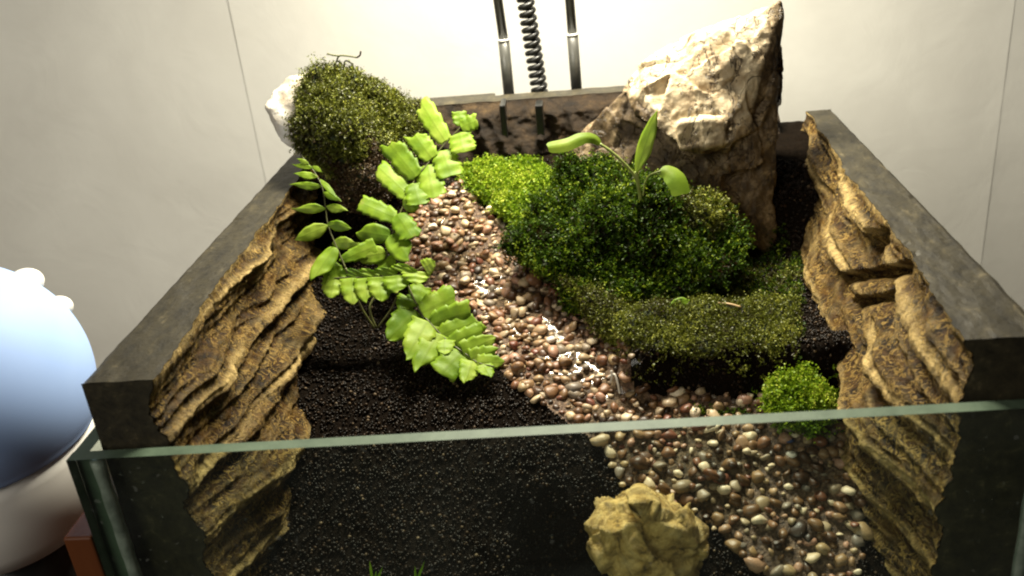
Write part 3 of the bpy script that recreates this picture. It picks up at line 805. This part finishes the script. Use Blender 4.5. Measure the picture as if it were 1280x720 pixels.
sel = (P[:, 2] + 1.2 * pn(P[:, 0] * .6, P[:, 1] * .6, P[:, 2] * .6, s=440) * 2.6) > 0.7
sprigs('olive_moss', P[sel][:6000], N[sel][:6000], 0.38, 0.14, 0.30, M['moss_olive'], ms, 11, 5, 0.4, 0.6)
sprigs('withered_moss', P[~sel][:6000], N[~sel][:6000], 0.36, 0.13, 0.26, M['moss_brown'], ms, 12, 5, 0.0, 0.7)
for a in ([(420,100,22),(418,84,22),(421,76,22),(424,70,22),(434,70,22),(446,72,22)], [(446,72,22),(450,69,22),(451,64,22)], [(424,70,22),(416,69,22),(409,67,22)], [(428,100,22),(430,84,22),(432,76,22),(440,80,22),(442,86,22)], [(421,76,22),(426,78,22),(428,82,22)], [(434,100,22),(436,86,22),(440,82,22),(441,79,22)]):
    tube('moss_strand', spline([at(*p) for p in a], 14), 0.045, M['stem'] if a[0][0] != 446 else M['moss_olive'], ms, 5)

# ------------------------------------------------------------------ moss mounds
def mound(name, pts, vox, amp, label, nspr, L, leaf, mat, seed, wid=0.3, k=6, upw=0.5, spread=0.8, cat='moss', extra=None):
    r = thing(name, np.mean(pts, 0) - np.array([0, 0, 1]), label, cat)
    bs = hullrock('moss_mat', [pts], vox, lambda x, y, z: amp * 1.5 * fbm(x * .5, y * .5, z * .5, s=seed) - .25 * amp + .4 * amp * pn(x * 1.3, y * 1.3, z * 1.3, s=seed + 5) + .14 * pn(x * 2.6, y * 2.6, z * 2.6, s=seed + 3), M['moss_base'], r)
    P, N = surf_samples(bs, int(nspr * 2.6), seed)
    f = np.einsum('ij,ij->i', N, nrm(CAM - P))
    q = (f > -0.4) & (P[:, 2] > terrain(P[:, 0], P[:, 1]) - 0.1)
    P, N = P[q][:nspr], N[q][:nspr]
    sprigs('moss_leaves', P, N, L, leaf, wid, mat, r, seed + 1, k, upw, spread)
    return r, P, N
mp = [at(*p) for p in [(645,285,16.5),(665,255,18),(692,216,19.4),(740,204,20),(800,240,16.5),(860,262,17.0),(905,285,17),(915,305,16.4),(930,335,14.4),(850,365,12.6),(770,378,11.9),(700,356,13.0),(640,305,15.6),(760,280,15.2),(830,290,15.0),(700,285,16),(740,400,14.5),(900,380,16),(680,340,17),(900,250,20),(720,260,20)]]
mound('moss_mound', mp, 0.16, 0.95, 'big dark green moss mound below the tall pale rock', 11500, 0.50, 0.19, M['moss_dark'], 510, 0.30, 6, 0.5, 0.8)
cp_ = [at(*p) for p in [(838,245,16.4),(860,236,17.2),(895,240,18),(915,262,17.6),(918,290,16.6),(880,300,15.6),(845,285,15.4),(880,265,15.8),(890,280,18.5)]]
mound('moss_clump', cp_, 0.11, 0.35, 'yellowish brown moss clump right of the sprout under the tall rock', 1400, 0.32, 0.14, M['moss_olive'], 570, 0.3, 5, 0.5, 0.8)
bp = [at(*p) for p in [(572,215,23.4),(600,208,24),(640,203,24.2),(680,208,23.6),(690,235,21.4),(672,262,19.6),(655,285,18.4),(640,275,19),(610,248,21),(585,232,22.2),(640,230,21.4),(640,260,22.5),(610,240,24.5),(680,250,22)]]
mound('moss_patch', bp, 0.12, 0.35, 'bright yellow-green moss patch at the head of the stream', 4200, 0.36, 0.16, M['moss_bright'], 520, 0.36, 5, 0.7, 0.6)
tp_ = [at(*p) for p in [(962,500,7.2),(972,480,7.6),(992,458,8),(1004,450,8.1),(1018,470,7.6),(1038,495,7.0),(1040,520,6.4),(1012,538,5.8),(980,530,6.0),(1000,490,6.6),(1000,480,8.6),(1030,500,8.2),(975,510,8)]]
mound('moss_tuft', tp_, 0.09, 0.4, 'small bright green moss tuft against the right carved wall', 1600, 0.34, 0.15, M['moss_bright'], 530, 0.4, 5, 0.7, 0.6)
lp = [at(*p) for p in [(765,395,10.4),(790,385,11.4),(860,375,11.8),(940,372,11.8),(995,372,11.6),(998,400,10.2),(985,432,8.8),(900,440,8.5),(830,436,8.6),(785,425,9),(760,410,9.6),(800,445,9.3),(980,445,9.3),(880,400,12.5)]]
lr, P_, N_ = mound('moss_ledge', lp, 0.13, 0.25, 'low flat shelf of dull olive moss in front of the mound', 3600, 0.24, 0.12, M['moss_olive'], 540, 0.3, 4, 0.5, 0.7)
# a moss fringe between mound and stream, thinner and browner
fp = [at(*p) for p in [(700,345,13.4),(745,372,12),(775,395,11),(800,410,10.6),(790,440,9.6),(772,420,10.4),(735,385,12),(715,362,13),(790,375,12.4),(760,400,13),(780,450,10.5)]]
mound('moss_fringe', fp, 0.12, 0.25, 'thin brownish moss fringe along the right bank of the stream', 1500, 0.3, 0.13, M['moss_olive'], 550, 0.3, 4, 0.5, 0.8)
gp = [at(*p) for p in [(850,500,8.2),(880,492,8.4),(920,496,8.2),(950,505,7.8),(940,520,7),(890,522,7),(855,518,7.2),(900,525,8)]]
mound('moss_creep', gp, 0.09, 0.15, 'dim creeping moss on the pebbles beneath the mossy shelf', 800, 0.26, 0.12, M['moss_dark'], 560, 0.35, 4, 0.5, 0.8)

def creep(parent, poly, n, L, leaf, mat, seed, name='creeping_moss'):
    r = np.random.default_rng(seed)
    u = r.random((n * 30, 2)) * np.array([26, 27]) + np.array([2, 0])
    z_ = terrain(u[:, 0], u[:, 1]); P = np.c_[u, z_]
    px, py = proj(P)
    dens = pn(u[:, 0] * .7, u[:, 1] * .7, s=seed) + .5 * pn(u[:, 0] * 2, u[:, 1] * 2, s=seed + 1)
    q = inpoly(px, py, poly) & (dens > -0.12)
    P = P[q][:n]; e = 0.05
    N = nrm(np.stack([-(terrain(P[:, 0] + e, P[:, 1]) - P[:, 2]) / e, -(terrain(P[:, 0], P[:, 1] + e) - P[:, 2]) / e, np.ones(len(P))], 1))
    sprigs(name, P, N, L, leaf, .3, mat, parent, seed, 4, .3, .8)
creep(lr, [(760,385),(800,350),(1000,330),(1003,440),(985,450),(975,475),(900,470),(820,482),(790,470),(765,430)], 3000, .26, .13, M['moss_olive'], 81)
creep(lr, [(800,330),(1005,270),(1003,420),(800,420)], 2200, .28, .14, M['moss_dark'], 83)
mt_ = [o for o in col.objects if o.name.startswith('moss_tuft')][0]
creep(mt_, [(935,490),(960,455),(1045,455),(1060,545),(1000,560),(945,530)], 420, .26, .14, M['moss_bright'], 85)
mm_ = [o for o in col.objects if o.name.startswith('moss_mound')][0]
creep(mm_, [(630,290),(650,250),(720,330),(800,370),(790,410),(735,385),(680,350)], 900, .34, .17, M['moss_dark'], 87)
# ------------------------------------------------------------------ ferns
def leaflet(base, tip, width, parent, mat, kind=0, hint=None, name='leaflet', curl=0.07):
    base, tip = np.asarray(base), np.asarray(tip)
    d = tip - base; L = np.linalg.norm(d); d = d / L
    if hint is None: hint = nrm(np.array([0, 0, 1.0]) * 0.35 + nrm(CAM - base) + 0.25 * np.array([random.uniform(-1, 1) for _ in range(3)]))
    w_ = nrm(np.cross(d, hint)); n_ = np.cross(w_, d)
    nu, nv = 31, 7
    u = np.linspace(0, 1, nu); v = np.linspace(-1, 1, nv)
    if kind == 0:    # blunt, nearly rectangular leaflet with a torn tip
        prof = np.interp(u, [0, .08, .3, .75, .93, 1], [.40, .80, .96, 1.0, .98, .86])
    elif kind == 1:  # lobe that narrows to a point
        prof = np.interp(u, [0, .2, .5, .75, .9, 1], [1.12, 1.1, .98, .74, .45, .08])
    elif kind == 2:  # oval
        prof = np.sqrt(np.clip(1 - (2 * u - 1) ** 2, 0.01, 1)) ** .8
    else:            # lance-shaped
        prof = np.interp(u, [0, .12, .35, .6, .85, 1], [.12, .55, 1.0, .92, .5, .04])
    sd = random.randint(0, 9999)
    prof = prof * (1 + 0.10 * pn(u * 5, u * 0 + sd * .37, s=3) + (0.20 * ((u * 4.0 + sd * .1) % 1 - .5) if kind < 2 else 0))
    U, Vv = np.meshgrid(u, v, indexing='ij')
    ragged = 1 + (0.22 * pn(Vv * 1.7, Vv * 0 + sd * .7, s=4) if kind == 0 else 0) * sst(.7, 1, U)
    hgt = -curl * L * (U ** 2) + curl * 0.55 * L * 0.6 * U - 0.04 * width * np.abs(Vv) * (prof[:, None]) + 0.025 * width * np.sin(U * 17 + sd) * np.abs(Vv) \
        + 0.08 * width * pn(U * 2 + sd, Vv * 1.0, s=5)
    ragged = ragged * (1 + random.uniform(-.13, .13) * Vv * U)
    P = base + d * (U * ragged * L)[..., None] + w_ * (Vv * prof[:, None] * width / 2)[..., None] + n_ * hgt[..., None]
    th = n_ * 0.007
    Vt = np.concatenate([P.reshape(-1, 3), P.reshape(-1, 3) - th])
    F = gridF(nu, nv); m = nu * nv
    rim = [i * nv for i in range(nu)] + [(nu-1) * nv + j for j in range(1, nv)] + [i * nv + nv - 1 for i in range(nu - 2, -1, -1)] + list(range(nv - 2, 0, -1))
    Fs = [tuple(f) for f in F] + [tuple(f[::-1] + m) for f in F] + [(rim[i], rim[i-1], rim[i-1] + m, rim[i] + m) for i in range(len(rim))]
    o = mesh(name, Vt, Fs, mat, parent, smooth=True)
    for an, av in (('lu', U), ('lv', Vv)):
        at_ = o.data.attributes.new(an, 'FLOAT', 'POINT'); at_.data.foreach_set('value', np.tile(av.ravel(), 2).astype(np.float32))
    fl = np.ones(len(o.data.polygons), bool); fl[2 * len(F):] = False
    o.data.polygons.foreach_set('use_smooth', fl)
    return o
fern = thing('fern', at(470, 400, 12.5), 'bright green fern with blunt leaflets growing beside the left carved wall', 'fern')
PXCM = 40.0 / 1176.0
def frond(rach, leaves, kfun, r0=0.05, slope=0.035, mat='fern', curl=0.07, ws=1.28, hint=None):
    """rach: (px, py, depth) along the stalk; leaves: (base, tip, width in px, kind)"""
    R3 = spline([at(*p) for p in rach], 40)
    fr = tube('frond', R3, np.linspace(r0, r0 * .5, 40), M['stem'], fern, 6)
    rp = np.array(rach, float)
    for bx, by, tx, ty, wd, kd in leaves:
        j = np.argmin((rp[:, 0] - bx) ** 2 + (rp[:, 1] - by) ** 2)
        # depth by interpolation along the stalk
        px, py = proj(R3); j = np.argmin((px - bx) ** 2 + (py - by) ** 2)
        yb = R3[j][1] - 0.05
        b3 = at(bx, by, yb); t3 = at(tx, ty, yb - slope * (ty - by) - 0.15)
        k = np.linalg.norm(b3 - CAM) / FPX
        leaflet(b3, t3, wd * k * ws, fr, M[mat], kd, hint, curl=curl)
frond([(478,350,14.2),(483,320,14.8),(493,285,15.6),(505,255,16.4),(518,226,17.2),(536,203,18),(556,180,18.7),(575,160,19.2),(590,146,19.6)],
      [(557,177,526,128,20,0),(540,198,518,168,21,0),(521,221,487,180,22,0),(513,246,474,209,21,0),(518,229,524,255,23,0),(576,159,596,150,16,0),(576,157,574,138,15,0),
       (574,166,580,189,25,0),(553,188,564,219,26,0),(535,206,541,245,26,0),(494,272,450,252,20,0),(488,295,448,289,20,2),(470,307,424,326,16,1),(482,316,448,321,19,2),
       (496,268,514,295,22,0),(488,294,510,320,24,2),(504,258,525,250,18,2),(480,322,492,348,16,1)], None)
frond([(432,335,12.6),(420,307,13.2),(410,281,13.8),(407,260,14.3),(403,235,14.9),(393,215,15.4),(378,196,15.8)],
      [(391,210,367,205,6,3),(397,221,369,217,8,3),(402,233,365,231,8,3),(407,261,368,260,10,3),(410,282,369,299,15,3),(419,309,393,346,18,2),
       (400,224,420,246,6,3),(404,240,425,251,7,3),(408,258,432,263,9,3),(409,280,438,285,11,3),(415,304,446,303,13,3),(386,205,372,199,5,3),(390,208,402,214,5,3)], None, 0.04)
frond([(440,365,12.4),(408,348,12.4),(440,347,12.4),(475,346,12.4),(510,341,12.5),(543,328,12.8)][1:],
      [(418,349,413,372,18,1),(440,347,441,380,19,1),(458,347,459,375,20,1),(476,346,476,376,21,1),(496,344,498,364,22,1),(520,339,519,354,22,1),
       (420,349,416,327,16,1),(440,348,445,337,22,1),(460,348,464,337,22,1),(482,346,486,335,22,1),(506,342,510,331,24,1),(530,335,543,326,14,1),(412,348,404,345,12,1)], None, 0.04, 0.03, curl=0.04, ws=1.45, hint=nrm(nrm(CAM - at(470, 350, 12.4)) + np.array([0, .1, .5])))
frond([(508,352,12.6),(515,368,12.2),(524,387,11.7),(537,403,11.2),(558,425,10.6),(579,440,10.0),(597,453,9.6),(618,458,9.2)],
      [(520,388,485,424,26,1),(534,401,508,446,24,1),(547,416,523,460,23,1),(556,424,555,442,17,1),(577,440,551,466,27,0),(590,451,582,477,18,1),
       (520,382,528,356,20,0),(527,391,568,370,26,0),(538,405,588,390,24,0),(550,418,597,401,21,0),(562,429,602,413,18,0),(578,440,620,422,18,1),(588,448,622,437,16,1),(596,453,630,452,15,1),
       (512,372,500,384,18,1),(604,455,612,470,14,1)], None, 0.05, 0.04, curl=0.06, ws=1.42)
tube('stalk', spline([at(470, 410, 12.3), at(462, 385, 12.5), at(474, 362, 13.2), at(479, 345, 14.2)], 16), 0.06, M['stem'], fern, 6)
tube('stalk', spline([at(468, 410, 12.2), at(452, 385, 12.2), at(440, 355, 12.4), at(432, 335, 12.6)], 16), 0.05, M['stem'], fern, 6)
tube('stalk', spline([at(472, 410, 12.3), at(490, 385, 12.4), at(500, 362, 12.5), at(508, 352, 12.6)], 16), 0.05, M['stem'], fern, 6)

# sprout on the mound
sp = thing('sprout', at(801, 262, 15.2), 'slender three-leaved green sprout on top of the big moss mound', 'seedling')
YS = 15.2
tube('stem', spline([at(801, 266, YS), at(800, 245, YS), at(797, 228, YS), at(795, 214, YS + .1)], 16), 0.085, M['sproutstem'], sp)
tube('leaf_stalk', spline([at(799, 236, YS), at(792, 218, YS), at(776, 200, YS + .1), at(762, 188, YS + .2), at(750, 180, YS + .3)], 20), 0.065, M['sproutstem'], sp)
tube('leaf_stalk', spline([at(804, 245, YS), at(806, 230, YS), at(812, 219, YS - .1), at(826, 214, YS - .2)], 16), 0.04, M['sproutstem'], sp)
fcam = nrm(CAM - at(800, 200, YS))
leaflet(at(795, 216, YS), at(820, 138, YS + .6), 0.78, sp, M['sprout'], 3, nrm(fcam + np.array([-.5, 0, .2])), 'leaf', 0.05)
o = None
b_, m_, t_ = at(751, 181, YS + .3), at(733, 170, YS + .2), at(685, 185, YS - .4)
def strap(pts, wd, parent, mat, hint, name='leaf'):
    C3 = spline(pts, 22); Tn = nrm(np.gradient(C3, axis=0))
    Wd = nrm(np.cross(Tn, hint)); u = np.linspace(0, 1, 22)
    pr = np.interp(u, [0, .15, .4, .7, .94, 1], [.15, .6, .95, 1, .95, .6]) * wd / 2 * (1 + .25 * pn(u * 6, u * 0 + wd * 9, s=77))
    v = np.linspace(-1, 1, 7)
    nn = np.cross(Wd, Tn)
    P = C3[:, None] + Wd[:, None] * (pr[:, None] * v)[..., None] - nn[:, None] * (0.25 * pr[:, None] * np.abs(v))[..., None]
    m = 22 * 7
    F = gridF(22, 7)
    Fs = [tuple(f) for f in F] + [tuple(f[::-1] + m) for f in F]
    return mesh(name, np.concatenate([P.reshape(-1, 3), (P - nn[:, None] * .02).reshape(-1, 3)]), Fs, mat, parent, smooth=True)
strap([b_, at(742, 173, YS + .35), at(728, 172, YS + .2), at(708, 180, YS - .1), at(685, 184, YS - .5)], 0.62, sp, M['sprout'], nrm(fcam * .9 + np.array([0, 0, .5])))
strap([at(824, 214, YS - .2), at(835, 215, YS - .3), at(846, 224, YS - .6), at(853, 243, YS - 1.0)], 0.95, sp, M['sprout'], nrm(fcam + np.array([.3, 0, .6])))
# tiny seedling and litter on the shelf
sd_ = thing('tiny_seedling', at(850, 388, 11), 'tiny single green leaf in the shade behind the mossy shelf', 'seedling')
leaflet(at(838, 384, 11), at(860, 374, 11.1), 0.5, sd_, M['fern'], 2, None, 'leaf')
tube('stem', spline([at(836, 396, 11), at(837, 389, 11), at(838, 384, 11)], 6), 0.03, M['stem'], sd_, 5)
o = tube('straw_bit', spline([at(898, 379, 11.2), at(912, 380, 11.0), at(926, 384, 10.8)], 8), 0.05, M['straw'], None, 6)
tag(o, 'short dry straw lying on the mossy shelf', 'straw')
g = thing('grass_seedling', at(470, 735, 1.6), 'few thin grass blades poking up at the bottom edge left of the rock', 'grass')
for a, bq in (((466,730),(462,694)), ((470,730),(477,702)), ((468,732),(470,706)), ((518,735),(530,695)), ((520,735),(519,700))):
    leaflet(at(*a, 2.0), at(bq[0], bq[1] + 8, 2.0), 0.11, g, M['sprout'], 3, None, 'blade', 0.03)
for i, (pl, lab) in enumerate([([(763,478,8.6),(765,470,8.6),(764,463,8.7)], None),
        ([(760,472,8.7),(768,468,8.6),(772,478,8.4),(775,492,8.2)], 'white forked root thread left of the mossy shelf'),
        ([(834,535,6.8),(838,542,6.6),(834,550,6.4),(838,560,6.2)], 'white curled root thread in the pebbles just under the glass edge'),
        ([(1072,690,2.6),(1068,700,2.4),(1074,712,2.2),(1078,722,2.0)], 'white squiggly root thread at the lower right wall foot')]):
    if lab is None: keep = pl; continue
    P = spline([at(*p) for p in pl], 16)
    if i == 1:
        rt_ = thing('root_thread', P[-1], lab, 'root')
        tube('root', P, 0.055, M['root'], rt_, 6); tube('root', spline([at(*p) for p in keep], 8), 0.05, M['root'], rt_, 6)
    else:
        tag(tube('root_thread', P, 0.06, M['root'], None, 6), lab, 'root')

# ------------------------------------------------------------------ lamp stand behind the tank
ls = thing('lamp_stand', at(670, 125, 29.2), 'black lamp stand with two metal rods and a coiled cable clipped to the back wall', 'lamp stand')
YB = 29.2
def up(px0, py0, px1, py1, ext=3.2):
    a, b = at(px0, py0, YB), at(px1, py1, YB); return a, a + (b - a) * ext
for (x0, y0, x1, y1, jy, jx) in ((638, 135, 619, -5, 50, 629.5), (722, 128, 711.5, -5, 43, 715.5)):
    a, b = up(x0, y0, x1, y1)
    j = at(jx, jy, YB)
    rd = tube('rod', [j, (j + b) / 2, b], 0.27, M['metal'], ls, 14)
    tube('sleeve', [a - (j - a) * .15, (a + j) / 2, j], 0.325, M['metal'], rd, 14)
    dd = nrm(j - a)
    tube('ring', [j - dd * .06, j, j + dd * .06], 0.345, M['chrome'], rd, 14)
a, b = up(677, 130, 655.5, -8)
n = 1500; tt = np.linspace(0, 1, n)
dd = nrm(b - a); e1 = nrm(np.cross(dd, [0, 1, 0])); e2 = np.cross(dd, e1)
ph = tt * np.linalg.norm(b - a) / 0.43 * 2 * math.pi
H = a + (b - a) * tt[:, None] + 0.36 * (np.cos(ph)[:, None] * e1 + np.sin(ph)[:, None] * e2)
tube('coiled_cable', H, 0.165, M['rubber'], ls, 7)
c0, c1 = at(622, 126, 28), at(694, 116, 28)
bevbox('clamp_bar', (c0[0], 27.9, c0[2] - .9), (c1[0], 30.0, c0[2] - 0.12), M['rubber'], ls, 0.08)
for xx, wv, zz in ((627, 10, 186), (673, 13, 200)):
    a = at(xx, 132, 25.0); b = at(xx + 1, zz, 24.4)
    bevbox('clamp_jaw', (a[0] - wv * .016, 25.2, b[2]), (a[0] + wv * .016, 27.0, a[2] - .05), M['rubber'], ls, 0.06)
# ------------------------------------------------------------------ blue and white plastic vessel beside the tank
cc = np.array([-9.3, 6.0, -3.4])
pv = thing('plastic_vessel', (cc[0], cc[1], -26.2), 'glossy blue domed vessel with a white bowl base left of the tank', 'vessel')
R_ = 5.2
prof = [(4.36, -2.50), (4.50, -2.54), (4.60, -2.46)] + [(R_ * math.cos(a), R_ * math.sin(a)) for a in np.linspace(-0.48, 1.55, 34)] + [(0.001, R_)]
V, F = lathe_vf(prof, cc, 72); mesh('lid', V, F, M['blue'], pv, smooth=True)
prof = [(0.001, -7.2), (2.8, -7.2), (3.5, -6.9), (4.1, -6.0), (4.42, -4.6), (4.5, -3.2), (4.42, -2.46), (4.1, -2.46)]
V, F = lathe_vf(prof, cc, 72); mesh('bowl', V, F, M['white'], pv, smooth=True)
V, F = lathe_vf([(0.001, -23.3), (3.6, -23.3), (3.6, -22.8), (2.5, -21.0), (2.2, -12.0), (2.6, -7.25), (0.001, -7.25)], cc, 48); mesh('pedestal', V, F, M['rubber'], pv, smooth=True)
for (kx, ky, r) in ((33, 352, 0.66), (73, 384, 0.56)):
    kc = at(kx, ky, cc[1] + 3.4)
    bm = bmesh.new(); bmesh.ops.create_uvsphere(bm, u_segments=24, v_segments=14, radius=r)
    V = np.array([tuple(v.co) for v in bm.verts]) * np.array([1.1, 1, .85]) + kc; F = [tuple(v.index for v in f.verts) for f in bm.faces]; bm.free()
    mesh('knob', V, F, M['white'], pv, smooth=True)
# orange board between vessel and tank
wb = thing('wooden_board', (-1.6, 4, -26.2), 'narrow orange brown wooden board standing against the left pane', 'board')
bevbox('board', (-1.75, -1.1, -26.2), (-0.72, 9, -5.4), M['wood'], wb, 0.08)
